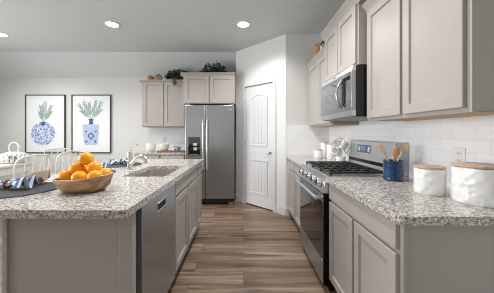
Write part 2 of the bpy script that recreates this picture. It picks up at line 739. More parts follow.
mb = MB()
for x in (-4.35, -3.2, -2.05, -.89):
    mb.box(x, x + .04, YF - .06, YF - .01, .5, 2.4)
for z in (.5, 1.4, 2.36):
    mb.box(-4.35, -.85, YF - .06, YF - .01, z, z + .04)
struct(mb.build('window_2', 'trim'))

# backsplash tiles
struct(MB().box(XR - .008, XR, 0.985, 3.582, .915, 1.40).build('trim_3', 'tile_x', smooth=0))
struct(MB().box(.662, XR - .008, 3.582, 3.59, .915, 1.385).build('trim_4', 'tile_y', smooth=0))
struct(MB().box(-1.94, -1.02, YB - .008, YB, .915, 1.376).build('trim_5', 'tile_y', smooth=0))

# ------------------------------------------------------------------ cabinets
CT, CB = 0.915, 0.877


def body_box(name_m, parent, x0, x1, y0, y1, z0, z1):
    return MB().box(x0, x1, y0, y1, z0, z1).build('body', name_m, parent, bevel=.0015)


# right base cabinet, near
FRX = 0.69            # face frame plane on the right run
bc = thing('base_cabinet', (1.0, 1.43, 0), 'taupe base cabinet with one wide drawer over two doors, nearer side of the range', 'cabinet')
body_box('cab', bc, FRX, XR - .002, 1.018, 1.846, .105, CB - .001)
MB().box(FRX + .07, XR - .03, 1.03, 1.83, 0.001, .104).build('toe_kick', 'toe', bc)
MB().slab((FRX - .001, 1.036, .748), EY, -EX, .803, .116).build('drawer_front', 'cab', bc)
MB().shaker((FRX - .001, 1.036, .122), EY, -EX, .390, .606).build('door', 'cab', bc)
MB().shaker((FRX - .001, 1.450, .122), EY, -EX, .389, .606).build('door', 'cab', bc)
# end panel trims seen on the near end
MB().box(FRX, FRX + .018, 1.014, 1.0175, .105, CB - .002).build('corner_trim', 'cab', bc, bevel=.001)

# right base cabinet, far
bf = thing('base_cabinet', (1.0, 3.05, 0), 'taupe base cabinet with drawer and narrow doors between the range and the pantry corner', 'cabinet')
body_box('cab', bf, FRX, XR - .002, 2.606, 3.572, .105, CB - .001)
MB().box(FRX + .07, XR - .03, 2.61, 3.57, 0.001, .104).build('toe_kick', 'toe', bf)
MB().slab((FRX - .001, 2.63, .748), EY, -EX, .46, .116).build('drawer_front', 'cab', bf)
MB().slab((FRX - .001, 3.12, .748), EY, -EX, .41, .116).build('drawer_front', 'cab', bf)
MB().shaker((FRX - .001, 2.63, .122), EY, -EX, .46, .606).build('door', 'cab', bf)
MB().shaker((FRX - .001, 3.12, .122), EY, -EX, .41, .606).build('door', 'cab', bf)


def counter(name, x0, x1, y0, y1, label, rc=(0, 0, 0, 0), hole=None):
    """rc: corner radii at (x0,y0),(x1,y0),(x1,y1),(x0,y1)"""
    bm = bmesh.new()
    pts = []
    cs = [(x0, y0, PI), (x1, y0, 1.5 * PI), (x1, y1, 0), (x0, y1, .5 * PI)]
    for (cx, cy, a0), r in zip(cs, rc):
        if r <= 0:
            pts.append((cx, cy))
            continue
        mx = cx + (r if cx == x0 else -r)
        my = cy + (r if cy == y0 else -r)
        for i in range(9):
            a = a0 + i * PI / 16
            pts.append((mx + r * math.cos(a), my + r * math.sin(a)))
    vs = [bm.verts.new((x, y, CB)) for x, y in pts]
    es = [bm.edges.new((vs[i], vs[(i + 1) % len(vs)])) for i in range(len(vs))]
    if hole:
        hx0, hx1, hy0, hy1, hr = hole
        hp = []
        for cx, cy, a0 in ((hx0 + hr, hy0 + hr, PI), (hx1 - hr, hy0 + hr, 1.5 * PI), (hx1 - hr, hy1 - hr, 0), (hx0 + hr, hy1 - hr, .5 * PI)):
            for i in range(7):
                a = a0 + i * PI / 12
                hp.append((cx + hr * math.cos(a), cy + hr * math.sin(a)))
        hv = [bm.verts.new((x, y, CB)) for x, y in hp]
        es += [bm.edges.new((hv[i], hv[(i + 1) % len(hv)])) for i in range(len(hv))]
    bmesh.ops.triangle_fill(bm, use_beauty=True, edges=es)
    r = bmesh.ops.extrude_face_region(bm, geom=bm.faces[:])
    bmesh.ops.translate(bm, verts=[v for v in r['geom'] if isinstance(v, bmesh.types.BMVert)], vec=(0, 0, CT - CB))
    mb = MB()
    mb.bm.free()
    mb.bm = bm
    o = mb.build(name, 'granite', bevel=.006)
    return tag(o, label, 'countertop')


counter('countertop', 0.65, XR - .009, .975, 1.846, 'speckled granite countertop under the blue crock and two dimpled canisters', (.012, 0, 0, 0))
counter('countertop', 0.65, XR - .009, 2.60, 3.581, 'short granite countertop between the range and the pantry corner, holding white mugs')

# island
ilx = -0.57           # face frame plane of the island
IC = counter('island_countertop', -1.56, -.528, 1.055, 3.12, 'large speckled granite island countertop with a sink cut into it', (.02, .016, .02, .02), (-.975, -.625, 1.87, 2.47, .03))
IC['category'] = 'countertop'

ep = thing('island_end_panel', (-.87, 1.18, 0), 'plain taupe end panel of the island, next to the dishwasher', 'cabinet panel')
MB().box(-1.17, -.615, 1.172, 1.190, 0.001, CB - .001).build('panel', 'cab', ep)
MB().box(-.615, -.551, 1.162, 1.205, 0.001, CB - .001).build('corner_post', 'cab', ep, bevel=.002)
MB().box(-1.195, -1.17, 1.160, 1.205, 0.001, CB - .001).build('corner_post', 'cab', ep, bevel=.002)

bp = MB().box(-1.195, -1.175, 1.21, 3.10, 0.001, CB - .001).build('island_back_panel', 'cab')
tag(bp, 'taupe back panel of the island below the seating overhang', 'cabinet panel')

# dishwasher
dw = thing('dishwasher', (-.86, 1.565, 0), 'stainless steel dishwasher with a pocket handle, built into the island', 'dishwasher')
MB().box(-1.15, -.585, 1.225, 1.842, .05, CB - .004).build('body', 'gap', dw)
MB().box(-.583, -.548, 1.272, 1.882, .108, .866).build('door', 'steel', dw, bevel=.003)
MB().box(-.582, -.5495, 1.2685, 1.2715, .11, .864).build('door_edge', 'grey_plastic', dw)
MB().box(-.620, -.590, 1.23, 1.88, 0.001, .049).build('toe_kick', 'gap', dw)
hp = MB()
hp.prism([(-.5485, 1.505, .765), (-.5485, 1.655, .765), (-.5485, 1.655, .805), (-.5485, 1.505, .805)], (.0012, 0, 0))
hp.build('pocket_handle', 'gap', dw)
hp = MB()
hp.box(-.549, -.545, 1.495, 1.665, .806, .812)
hp.box(-.549, -.545, 1.495, 1.665, .752, .764)
hp.build('handle_rim', 'chrome', dw, bevel=.001)
MB().box(-.5485, -.5468, 1.315, 1.405, .785, .7905).build('badge', 'grey_plastic', dw)

# sink base
sb = thing('sink_base_cabinet', (-.87, 2.35, 0), 'taupe island cabinet below the sink, with two doors under one long false drawer front', 'cabinet')
mb = MB()
mb.box(ilx - .02, ilx, 1.892, 2.805, .105, CB - .001)
mb.box(-1.17, ilx - .02, 1.892, 1.91, .105, CB - .001)
mb.box(-1.17, ilx - .02, 2.787, 2.805, .105, CB - .001)
mb.box(-1.17, ilx - .02, 1.91, 2.787, .105, .125)
mb.build('body', 'cab', sb, bevel=.001)
MB().box(-1.15, ilx - .07, 1.892, 2.805, 0.001, .104).build('toe_kick', 'toe', sb)
MB().slab((ilx + .001, 1.902, .748), EY, EX, .893, .116).build('drawer_front', 'cab', sb)
MB().shaker((ilx + .001, 1.902, .122), EY, EX, .436, .606).build('door', 'cab', sb)
MB().shaker((ilx + .001, 2.358, .122), EY, EX, .437, .606).build('door', 'cab', sb)

nb = thing('base_cabinet', (-.87, 2.955, 0), 'narrow taupe island cabinet at the fridge end, with a small drawer over one door', 'cabinet')
body_box('cab', nb, -1.17, ilx, 2.81, 3.10, .105, CB - .001)
MB().box(-1.15, ilx - .07, 2.81, 3.10, 0.001, .104).build('toe_kick', 'toe', nb)
MB().slab((ilx + .001, 2.83, .748), EY, EX, .25, .116).build('drawer_front', 'cab', nb)
MB().shaker((ilx + .001, 2.83, .122), EY, EX, .25, .606, fw=.045).build('door', 'cab', nb)

# sink
sk = thing('kitchen_sink', (-.8, 2.17, .70), 'undermount stainless steel sink set into the granite island', 'sink')
mb = MB()


def rrect(x0, x1, y0, y1, z, r, k=6):
    out = []
    for cx, cy, a0 in ((x0 + r, y0 + r, PI), (x1 - r, y0 + r, 1.5 * PI), (x1 - r, y1 - r, 0), (x0 + r, y1 - r, .5 * PI)):
        for i in range(k + 1):
            a = a0 + i * PI / 2 / k
            out.append((cx + r * math.cos(a), cy + r * math.sin(a), z))
    return out


prof = [rrect(-.995, -.605, 1.85, 2.49, CB - .002, .035), rrect(-.977, -.623, 1.868, 2.472, CB - .002, .03), rrect(-.972, -.628, 1.873, 2.467, .70, .035), rrect(-.955, -.645, 1.89, 2.45, .685, .04)]
rings = [[mb.bm.verts.new(p) for p in q] for q in prof]
for A, B in zip(rings, rings[1:]):
    n = len(A)
    for i in range(n):
        mb.bm.faces.new((A[i], A[(i + 1) % n], B[(i + 1) % n], B[i]))
mb.bm.faces.new(rings[-1])
mb.build('basin', 'sink_steel', sk, smooth=40, recalc=False, solid=.0015)
MB().lathe([(0, .004), (.02, .003), (.04, .006), (.045, .002), (.045, 0), (0, 0)], (-.8, 2.17, .687), 20).build('drain', 'chrome', sk)

# faucet
fx, fy = -1.03, 2.13
fa = thing('kitchen_faucet', (fx, fy, CT), 'brushed nickel faucet with a raised lever handle, standing by the island sink', 'faucet')
MB().lathe([(0, 0), (.030, 0), (.030, .006), (.022, .014), (.0195, .05), (.0195, .12), (.022, .135), (.022, .165), (.015, .178), (0, .18)], (fx, fy, CT + .0005), 24).build('faucet_body', 'chrome', fa)
sp_pts = []
for i in range(12):
    u = i / 11
    x = fx + .005 + .150 * u
    z = CT + .055 + .085 * math.sin(min(1, u * 1.25) * PI * .55) - (.03 * max(0, u - .75) / .25)
    sp_pts.append((x, fy - .02 * u, z))
MB().tube(sp_pts, [.0175] * 8 + [.019, .0205, .0205, .019], 14).build('spout', 'chrome', fa)
tip = sp_pts[-1]
MB().lathe([(0, 0), (.015, 0), (.017, .01), (.017, .04), (0, .042)], (tip[0] - .006, tip[1], tip[2] - .036), 16).build('spray_head', 'chrome', fa)
MB().tube([(fx, fy, CT + .175), (fx + .012, fy, CT + .20), (fx + .035, fy, CT + .222), (fx + .072, fy, CT + .240)], [.011, .009, .007, .0085], 10).build('lever_handle', 'chrome', fa)

# ------------------------------------------------------------------ upper cabinets on the right wall
UZ0, UZ1, CRZ = 1.355, 2.235, 2.285
UX = 1.0              # carcass / face frame plane; doors stand 2 cm proud


def crown_x(mb, x, y0, y1, z0, z1, out, x_back):
    """crown on a front facing -X, running along Y"""
    prof = [(x, z0), (x - .010, z0), (x - .012, z0 + .012), (x - out * .55, z0 + (z1 - z0) * .55), (x - out, z1 - .012), (x - out, z1), (x, z1)]
    mb.prism([(px, y0, pz) for px, pz in prof], (0, y1 - y0, 0))


un = thing('wall_cabinet', (1.155, 1.43, UZ0), 'large taupe wall cabinet with two tall doors above the canisters', 'cabinet')
body_box('cab', un, UX, XR - .002, 1.028, 1.884, UZ0 + .012, UZ1)
MB().box(UX + .02, XR - .003, 1.035, 1.88, UZ0 + .001, UZ0 + .012).build('underside', 'underwood', un)
mb = MB()
mb.box(UX, UX + .019, 1.028, 1.884, UZ0, UZ0 + .0125)
mb.box(UX + .019, XR - .003, 1.028, 1.034, UZ0 + .004, UZ0 + .0125)
mb.build('bottom_rail', 'cab', un)
MB().shaker((UX - .001, 1.052, UZ0 + .022), EY, -EX, .398, UZ1 - UZ0 - .04).build('door', 'cab', un)
MB().shaker((UX - .001, 1.474, UZ0 + .022), EY, -EX, .392, UZ1 - UZ0 - .04).build('door', 'cab', un)
mb = MB()
crown_x(mb, UX, .99, 1.884, UZ1 - .03, CRZ, .05, XR)
mb.prism([(UX - .05, .978, CRZ - .012), (XR - .003, .978, CRZ - .012), (XR - .003, .978, CRZ), (UX - .05, .978, CRZ)], (0, .05, 0))
mb.build('crown_moulding', 'cab', un)

MX = 0.925            # deeper cabinet over the microwave
um = thing('wall_cabinet', (1.1, 2.22, 1.82), 'short deep taupe wall cabinet with two doors directly above the microwave', 'cabinet')
body_box('cab', um, MX, XR - .002, 1.888, 2.640, 1.815, 2.335)
MB().shaker((MX - .001, 1.906, 1.829), EY, -EX, .350, .485).build('door', 'cab', um)
MB().shaker((MX - .001, 2.270, 1.829), EY, -EX, .350, .485).build('door', 'cab', um)
mb = MB()
crown_x(mb, MX, 1.845, 2.685, 2.305, 2.385, .055, XR)
mb.box(MX, XR - .003, 2.641, 2.685, 2.36, 2.385)
mb.box(MX, XR - .003, 1.845, 1.887, 2.36, 2.385)
mb.build('crown_moulding', 'cab', um)

uf = thing('wall_cabinet', (1.155, 3.09, UZ0), 'taupe wall cabinet in the corner past the microwave, with a tan basket on top', 'cabinet')
body_box('cab', uf, UX, XR - .002, 2.646, 3.57, UZ0 + .012, UZ1)
MB().box(UX + .02, XR - .003, 2.65, 3.56, UZ0 + .001, UZ0 + .012).build('underside', 'underwood', uf)
MB().box(UX, UX + .019, 2.646, 3.57, UZ0, UZ0 + .0125).build('bottom_rail', 'cab', uf)
MB().shaker((UX - .001, 2.665, UZ0 + .022), EY, -EX, .42, UZ1 - UZ0 - .04).build('door', 'cab', uf)
MB().shaker((UX - .001, 3.095, UZ0 + .022), EY, -EX, .445, UZ1 - UZ0 - .04).build('door', 'cab', uf)
mb = MB()
crown_x(mb, UX, 2.646, 3.585, UZ1 - .03, CRZ, .05, XR)
mb.build('crown_moulding', 'cab', uf)

# microwave
my0, my1 = 1.890, 2.638
mwx = 0.87
mw = thing('microwave', (1.1, 2.226, 1.40), 'stainless steel over-the-range microwave with a bowed handle', 'microwave')
MB().box(mwx + .035, XR - .003, my0, my1, 1.402, 1.811).build('body', 'black_enamel', mw, bevel=.003)
MB().box(mwx + .03, XR - .01, my0 + .01, my1 - .01, 1.392, 1.401).build('vent_grille', 'grey_plastic', mw)
MB().box(mwx, mwx + .034, my0 + .155, my1, 1.452, 1.762).build('door', 'steel', mw, bevel=.003)
MB().box(mwx, mwx + .034, my0, my0 + .152, 1.452, 1.762).build('control_panel', 'steel', mw, bevel=.003)
MB().box(mwx - .0012, mwx, my0 + .185, my1 - .045, 1.485, 1.735).build('door_glass', 'mirror_glass', mw)
MB().box(mwx - .0012, mwx, my0 + .112, my0 + .184, 1.485, 1.735).build('dark_glass_strip', 'black_glass', mw)  # flat strip of dark glass beside the handle
MB().box(mwx - .001, mwx, my0 + .03, my0 + .10, 1.70, 1.735).build('display', 'black_glass', mw)
MB().prism([(mwx, my0, 1.764), (mwx + .034, my0, 1.764), (mwx + .034, my0, 1.811), (mwx + .012, my0, 1.811)], (0, my1 - my0, 0)).build('top_strip', 'steel_lit', mw)
MB().prism([(mwx + .01, my0, 1.402), (mwx + .034, my0, 1.402), (mwx + .034, my0, 1.45), (mwx, my0, 1.45)], (0, my1 - my0, 0)).build('bottom_strip', 'steel_lit', mw)
MB().box(mwx + .004, mwx + .006, my0 + .33, my0 + .40, 1.78, 1.792).build('badge', 'grey_plastic', mw)
hy = my0 + .19
hpts = [(mwx + .004 - .052 * math.sin(PI * i / 14) ** .8, hy, 1.475 + .255 * i / 14) for i in range(15)]
MB().tube(hpts, .0085, 12).build('handle', 'chrome', mw)

# ------------------------------------------------------------------ range
ry0, ry1 = 1.85, 2.594
rx = 0.625
rg = thing('gas_range', (1.0, 2.222, 0), 'stainless steel gas range with black grates and a tall back panel', 'range')
MB().box(rx + .0045, XR - .03, ry0, ry1, .06, .784).box(rx + .0525, XR - .03, ry0, ry1, .784, .905).build('body', 'black_side', rg, bevel=.002)
MB().box(rx + .06, XR - .06, ry0 + .03, ry1 - .03, 0.001, .059).build('base', 'black_enamel', rg)
MB().box(rx, rx + .004, ry0 + .001, ry1 - .001, .068, .255).build('storage_drawer', 'steel', rg, bevel=.001)
dr = MB().box(rx, rx + .004, ry0 + .001, ry1 - .001, .265, .775).build('oven_door', 'steel', rg, bevel=.001)
MB().box(rx - .0015, rx, ry0 + .007, ry1 - .007, .268, .715).build('door_glass', 'black_glass', dr)
hb = MB()
hb.tube([(rx - .045, ry0 + .03, .742), (rx - .045, ry1 - .03, .742)], .0135, 14)
hb.build('handle', 'steel_lit', dr)
for yy in (ry0 + .05, ry1 - .05):
    MB().box(rx - .042, rx + .001, yy - .012, yy + .012, .73, .754).build('handle_bracket', 'steel_lit', dr, bevel=.003)
# sloped control panel with five knobs
cp = MB().prism([(rx - .002, ry0 + .002, .785), (rx + .05, ry0 + .002, .785), (rx + .05, ry0 + .002, .912), (rx + .028, ry0 + .002, .912)], (0, ry1 - ry0 - .004, 0)).build('control_panel', 'steel_lit', rg, bevel=.003)
nrm = Vector((-(.912 - .785), 0, .03)).normalized()
for i in range(5):
    yk = ry0 + .085 + i * (ry1 - ry0 - .17) / 4
    kc = Vector((rx + .012, yk, .846))
    k1 = MB().lathe([(0, -.004), (.027, -.004), (.027, .004), (0, .004)], kc, 18, nrm).build('knob_ring', 'black_enamel', rg)
    MB().lathe([(0, .0042), (.021, .0042), (.019, .032), (.016, .036), (0, .036)], kc, 18, nrm).build('knob', 'steel_lit', k1)
    MB().box(kc.x - .042, kc.x - .020, yk - .004, yk + .004, kc.z - .012, kc.z + .026).build('knob_grip', 'black_enamel', k1)
# cooktop
ct = MB().box(rx + .026, 1.149, ry0 + .001, ry1 - .001, .9125, .922).build('cooktop', 'cook_reflect', rg, bevel=.003)
MB().box(rx + .022, rx + .05, ry0 + .003, ry1 - .003, .9128, .926).build('front_lip', 'steel_lit', rg, bevel=.002)
for bx, by, br in ((.80, 2.03, .045), (1.05, 2.03, .035), (.92, 2.222, .05), (.80, 2.42, .04), (1.05, 2.42, .035)):
    b0 = MB().lathe([(0, 0), (br, 0), (br, .008), (br * .8, .012), (br * .8, .02), (0, .021)], (bx, by, .922), 20).build('burner', 'cast_iron', rg)
gx0, gx1 = rx + .062, 1.138
for j in range(3):
    y0 = ry0 + .012 + j * (ry1 - ry0 - .024) / 3
    y1 = ry0 + .012 + (j + 1) * (ry1 - ry0 - .024) / 3 - .006
    gb = MB()
    zz0, zz1 = .940, .953
    for yy in (y0, (y0 + y1) / 2 - .0045, y1 - .009):
        gb.box(gx0, gx1, yy, yy + .009, zz0, zz1)
    for k in range(7):
        xx = gx0 + k * (gx1 - gx0 - .009) / 6
        gb.box(xx, xx + .009, y0, y1, zz0, zz1)
    for xx in (gx0, gx1 - .014):
        for yy in (y0, y1 - .014):
            gb.box(xx, xx + .014, yy, yy + .014, .9215, zz0)
    gb.build('grate', 'cast_iron', rg, bevel=.002)
# back panel
for yy in (ry0 - .0028, ry1 + .0002):
    MB().prism([(1.150, yy, .9225), (XR - .012, yy, .9225), (XR - .012, yy, 1.188), (1.190, yy, 1.188), (1.164, yy, .98)], (0, .0026, 0)).build('end_cap', 'steel', rg)
bg_ = MB().prism([(1.150, ry0 + .001, .915), (XR - .012, ry0 + .001, .915), (XR - .012, ry0 + .001, 1.185), (1.191, ry0 + .001, 1.185), (1.165, ry0 + .001, .98)], (0, ry1 - ry0 - .002, 0)).build('back_panel', 'steel_lit', rg, bevel=.004)
MB().box(1.155, 1.170, ry0 + .02, ry1 - .02, .978, 1.008).build('vent_slot', 'black_enamel', bg_)
sl = (1.236 - 1.21) / (1.185 - .98)


def bgface(y0, y1, z0, z1, out, name, m):
    xx = lambda z: 1.165 + sl * (z - .98)
    MB().prism([(xx(z0) - out, y0, z0), (xx(z0) + .004, y0, z0), (xx(z1) + .004, y0, z1), (xx(z1) - out, y0, z1)], (0, y1 - y0, 0)).build(name, m, bg_)


bgface(2.18, 2.44, 1.07, 1.145, .001, 'display_glass', 'grey_plastic')
bgface(2.28, 2.36, 1.09, 1.13, .002, 'clock_display', 'display')
for i in range(2):
    bgface(2.20 + i * .18, 2.23 + i * .18, 1.085, 1.13, .0025, 'button_pad', 'paper')

# ------------------------------------------------------------------ back run: base cabinet, uppers, fridge
bx0, bx1 = -1.92, -1.03
bb = thing('base_cabinet', (-1.475, 4.43, 0), 'taupe base cabinet against the back wall, left of the refrigerator', 'cabinet')
body_box('cab', bb, bx0, bx1, 4.17, YB - .01, .105, CB - .001)
MB().box(bx0, bx1, 4.24, YB - .03, 0.001, .104).build('toe_kick', 'toe', bb)
MB().slab((bx0 + .02, 4.171, .748), EX, -EY, .41, .116).build('drawer_front', 'cab', bb)
MB().slab((bx0 + .46, 4.171, .748), EX, -EY, .41, .116).build('drawer_front', 'cab', bb)
MB().shaker((bx0 + .02, 4.171, .122), EX, -EY, .41, .606).build('door', 'cab', bb)
MB().shaker((bx0 + .46, 4.171, .122), EX, -EY, .41, .606).build('door', 'cab', bb)
counter('countertop', bx0 - .02, bx1, 4.14, YB - .009, 'short granite countertop along the back wall left of the refrigerator')

BY = 4.44
ub = thing('wall_cabinet', (-1.5, 4.6, 1.37), 'taupe two-door wall cabinet above the board of bowls, left of the refrigerator', 'cabinet')
body_box('cab', ub, -1.92, -1.062, BY, YB - .002, 1.372, 2.235)
MB().shaker((-1.895, BY + .001, 1.39), EX, -EY, .385, .825).build('door', 'cab', ub)
MB().shaker((-1.490, BY + .001, 1.39), EX, -EY, .385, .825).build('door', 'cab', ub)
mb = MB()
prof = [(0, 2.205), (-.010, 2.205), (-.012, 2.217), (-.028, 2.23), (-.045, 2.248), (-.045, 2.26), (0, 2.26)]
mb.prism([(-1.955, BY + a, z) for a, z in prof], (1.955 - 1.062, 0, 0))
mb.box(-1.955, -1.921, BY, YB - .002, 2.235, 2.26)
mb.box(-1.921, -1.062, BY, BY + .02, 2.236, 2.26)
mb.build('crown_moulding', 'cab', ub)

FY = 4.14
uo = thing('wall_cabinet', (-.59, 4.4, 1.77), 'deep taupe two-door wall cabinet directly above the refrigerator', 'cabinet')
body_box('cab', uo, -1.058, -.145, FY, YB - .002, 1.775, 2.285)
MB().shaker((-1.035, FY + .001, 1.79), EX, -EY, .425, .475).build('door', 'cab', uo)
MB().shaker((-.590, FY + .001, 1.79), EX, -EY, .425, .475).build('door', 'cab', uo)
mb = MB()
prof = [(0, 2.255), (-.010, 2.255), (-.012, 2.268), (-.028, 2.285), (-.045, 2.305), (-.045, 2.318), (0, 2.318)]
mb.prism([(-1.10, FY + a, z) for a, z in prof], (1.10 - .145, 0, 0))
mb.box(-1.10, -1.060, FY, YB - .002, 2.287, 2.318)
mb.box(-1.060, -.145, FY, FY + .02, 2.287, 2.318)
mb.build('crown_moulding', 'cab', uo)

# refrigerator
fr = thing('refrigerator', (-.58, 4.42, 0), 'stainless steel side-by-side refrigerator with an ice and water dispenser', 'refrigerator')
rxa, rxs, rxb = -1.010, -.657, -.160
MB().box(rxa + .005, rxb - .005, 4.12, 4.73, .06, 1.735).build('body', 'grey_dark', fr, bevel=.004)
MB().box(rxa + .01, rxb - .01, 4.16, 4.6, 0.012, .06).build('base_grille', 'black_enamel', fr)
MB().box(rxa + .02, rxb - .02, 4.10, 4.16, .062, .118).build('kick_plate', 'gap', fr)
ld = MB().box(rxa, rxs - .003, 4.05, 4.115, .125, 1.745).build('freezer_door', 'steel_v', fr, bevel=.012)
rd = MB().box(rxs + .003, rxb, 4.05, 4.115, .125, 1.745).build('refrigerator_door', 'steel_v', fr, bevel=.012)
for x, dd in ((rxs - .035, ld), (rxs + .035, rd)):
    MB().tube([(x, 4.052, .63), (x, 4.01, .64), (x, 4.0, .70), (x, 3.995, 1.05), (x, 4.0, 1.42), (x, 4.01, 1.48), (x, 4.052, 1.49)], .0135, 12).build('handle', 'chrome', dd)
ds = MB().box(-.953, -.745, 4.044, 4.051, .875, 1.19).build('dispenser', 'black_glass', ld, bevel=.004)
MB().box(-.868, -.80, 4.041, 4.0435, 1.045, 1.09).build('dispenser_nozzle', 'grey_lid', ds)
MB().box(-.858, -.805, 4.041, 4.0435, .965, 1.015).build('dispenser_paddle', 'grey_lid', ds)
MB().box(-.93, -.77, 4.036, 4.0435, .885, .897).build('drip_tray', 'grey_plastic', ds)
MB().box(-.27, -.20, 4.0475, 4.0495, 1.66, 1.675).build('badge', 'grey_lid', rd)
for x in (-.95, -.22):
    MB().box(x - .04, x + .04, 4.12, 4.20, .0005, .06).build('foot', 'grey_plastic', fr, bevel=.003)
for x in (-.96, -.21):
    MB().box(x - .04, x + .04, 4.07, 4.16, 1.7455, 1.765).build('hinge_cover', 'grey_plastic', fr, bevel=.004)

# ------------------------------------------------------------------ recessed lights and added overhead spots
def can(x, y, label):
    o = thing('recessed_light', (x, y, CZ - .012), label, 'ceiling light', 'recessed ceiling lights')
    MB().lathe([(.078, .009), (.078, .002), (.092, .006), (.094, .0115), (.078, .0115)], (x, y, CZ - .012), 32).build('trim_ring', 'trim', o)
    MB().lathe([(0, .0005), (.06, .0005), (.0775, .003), (.0775, .010), (0, .010)], (x, y, CZ - .012), 28).build('lens', 'light', o)
    l = bpy.data.lights.new('ceiling_spot', 'SPOT')
    l.energy = CAN_POWER
    l.spot_size = math.radians(150)
    l.spot_blend = 0.65
    l.shadow_soft_size = .07
    l.color = (1, .985, .965)
    lo = bpy.data.objects.new('ceiling_spot', l)
    sc.collection.objects.link(lo)
    lo.location = (0, 0, -.03)
    lo.parent = o


can(-1.82, 3.26, 'round recessed ceiling light above the island, middle one of three')
can(0.0, 3.26, 'round recessed ceiling light in front of the pantry, over the aisle')
can(-3.71, 3.59, 'round recessed ceiling light over the dining table, half cut by the picture edge')
for x, y, pw in ((0.0, 1.8, 1.4), (-1.82, 1.6, .9), (-3.7, 1.6, 1.0)):  # added spots out of view, without fixtures, brightening the aisle and island
    l = bpy.data.lights.new('ceiling_spot', 'SPOT')
    l.energy = CAN_POWER * pw
    l.spot_size = math.radians(150)
    l.spot_blend = 0.65
    l.shadow_soft_size = .07
    l.color = (1, .985, .965)
    lo = bpy.data.objects.new('ceiling_spot', l)
    sc.collection.objects.link(lo)
    lo.location = (x, y, CZ - .04)

# ------------------------------------------------------------------ things on the right counters
def canister(cx, cy, r, h, label):
    o = thing('canister', (cx, cy, CT), label, 'canister')
    MB().lathe([(0, .0), (r * .94, .0), (r * .985, .006), (r, .02), (r, h - .03), (r * .985, h - .018), (r * .9, h - .014), (0, h - .014)], (cx, cy, CT + .0005), 48).build('jar', 'dimple', o)
    MB().lathe([(0, h - .0135), (r * .97, h - .0135), (r * 1.0, h - .011), (r * 1.0, h - .004), (r * .985, h - .003), (0, h - .003)], (cx, cy, CT + .0005), 48).build('lid', 'lid', o)


canister(1.068, 1.35, .075, .161, 'smaller dimpled white canister with a wooden lid, next to the blue crock')
canister(1.170, 1.175, .102, .193, 'larger dimpled white canister with a wooden lid, under the wall outlet')

# blue crock with pierced looking ribs
ccx, ccy = 1.105, 1.735
ck = thing('utensil_crock', (ccx, ccy, CT), 'cobalt blue ribbed crock holding wooden spoons, beside the range', 'crock')
prof = [(0, 0), (.058, 0), (.064, .004)]
for i in range(12):
    z = .010 + i * .011
    prof += [(.0665, z), (.0638, z + .0085)]
prof += [(.0665, .142), (.066, .146), (.059, .146), (.057, .02), (0, .02)]
MB().lathe(prof, (ccx, ccy, CT + .0005), 40).build('crock_body', 'cobalt', ck, smooth=60)


def utensil(base, tipv, kind, m, label, wide=False):
    a, b = Vector(base), Vector(tipv)
    d = (b - a).normalized()
    L = (b - a).length
    o = thing('wooden_' + kind, a, label, kind)
    hl = .07 if kind != 'fork' else .065
    e = b - d * hl
    MB().tube([a, a + d * L * .4, e + d * .01], [.0055, .006, .0075], 10).build('handle', m, o)
    fw = Vector((-.35, -1, 0)).normalized()
    side = d.cross(fw).normalized()
    nrm2 = side.cross(d)
    mb = MB()
    if kind == 'spoon':
        n = 20
        rings = []
        for k in range(7):
            u = k / 6
            wdt = .0255 * math.sin(PI * (.12 + .83 * u)) ** .7
            thk = .009 if 0 < k < 6 else .005
            cc_ = e + d * (hl * 1.02 * u)
            rings.append([mb.bm.verts.new(cc_ + side * wdt * math.cos(j * 2 * PI / n) + nrm2 * thk * math.sin(j * 2 * PI / n)) for j in range(n)])
        for A, B in zip(rings, rings[1:]):
            for j in range(n):
                mb.bm.faces.new((A[j], A[(j + 1) % n], B[(j + 1) % n], B[j]))
        mb.bm.faces.new(rings[0][::-1])
        mb.bm.faces.new(rings[-1])
        mb.build('spoon_bowl', m, o, smooth=60)
    else:
        w0, w1 = (.010, .024) if wide else (.007, .0125)
        pts = [e - side * w0, e + side * w0, e + d * .02 + side * w1 * .9, e + d * hl + side * w1, e + d * (hl + .004), e + d * (hl - .004) - side * w1, e + d * .02 - side * w1 * .9]
        mb.prism([p - nrm2 * .003 for p in pts], nrm2 * .006)
        mb.build('blade', m, o, bevel=.0015)


zb = CT + .025
utensil((ccx + .02, ccy - .01, zb), (ccx - .118, ccy - .03, CT + .258), 'spatula', M['spoon'], 'pale wooden spatula leaning towards the range, outermost in the blue crock')
utensil((ccx + .03, ccy + .025, zb), (ccx - .072, ccy + .03, CT + .252), 'spatula', M['spoon'], 'pale wooden spatula behind the honey spoon in the blue crock')
utensil((ccx - .03, ccy - .02, zb), (ccx + .008, ccy - .03, CT + .250), 'spoon', M['spoon_dark'], 'honey coloured wooden spoon upright in the blue crock')
utensil((ccx - .025, ccy + .015, zb), (ccx + .088, ccy - .02, CT + .262), 'spatula', M['spoon'], 'wide wooden spatula leaning towards the canisters in the blue crock', True)

# white canisters in the far corner
for (px, yy, r, h, lab) in ((318.5, 3.22, .058, .125, 'shortest of the white ceramic canisters in the far counter corner'),
                            (324.5, 3.40, .052, .215, 'middle white ceramic canister, behind the shortest one'),
                            (331.0, 3.13, .054, .205, 'tall white ceramic canister beside the mug tree')):
    xx = (px - 243.5) / 235 * yy
    o = thing('canister', (xx, yy, CT), lab, 'canister')
    MB().lathe([(0, 0), (r * .95, 0), (r, .006), (r, h - .02), (r * .96, h - .016), (0, h - .016)], (xx, yy, CT + .0005), 32).build('jar', 'white_cer', o)
    MB().lathe([(0, h - .0155), (r * .98, h - .0155), (r * 1.01, h - .012), (r * 1.01, h - .003), (r * .9, h), (0, h)], (xx, yy, CT + .0005), 32).build('lid', 'grey_lid', o)

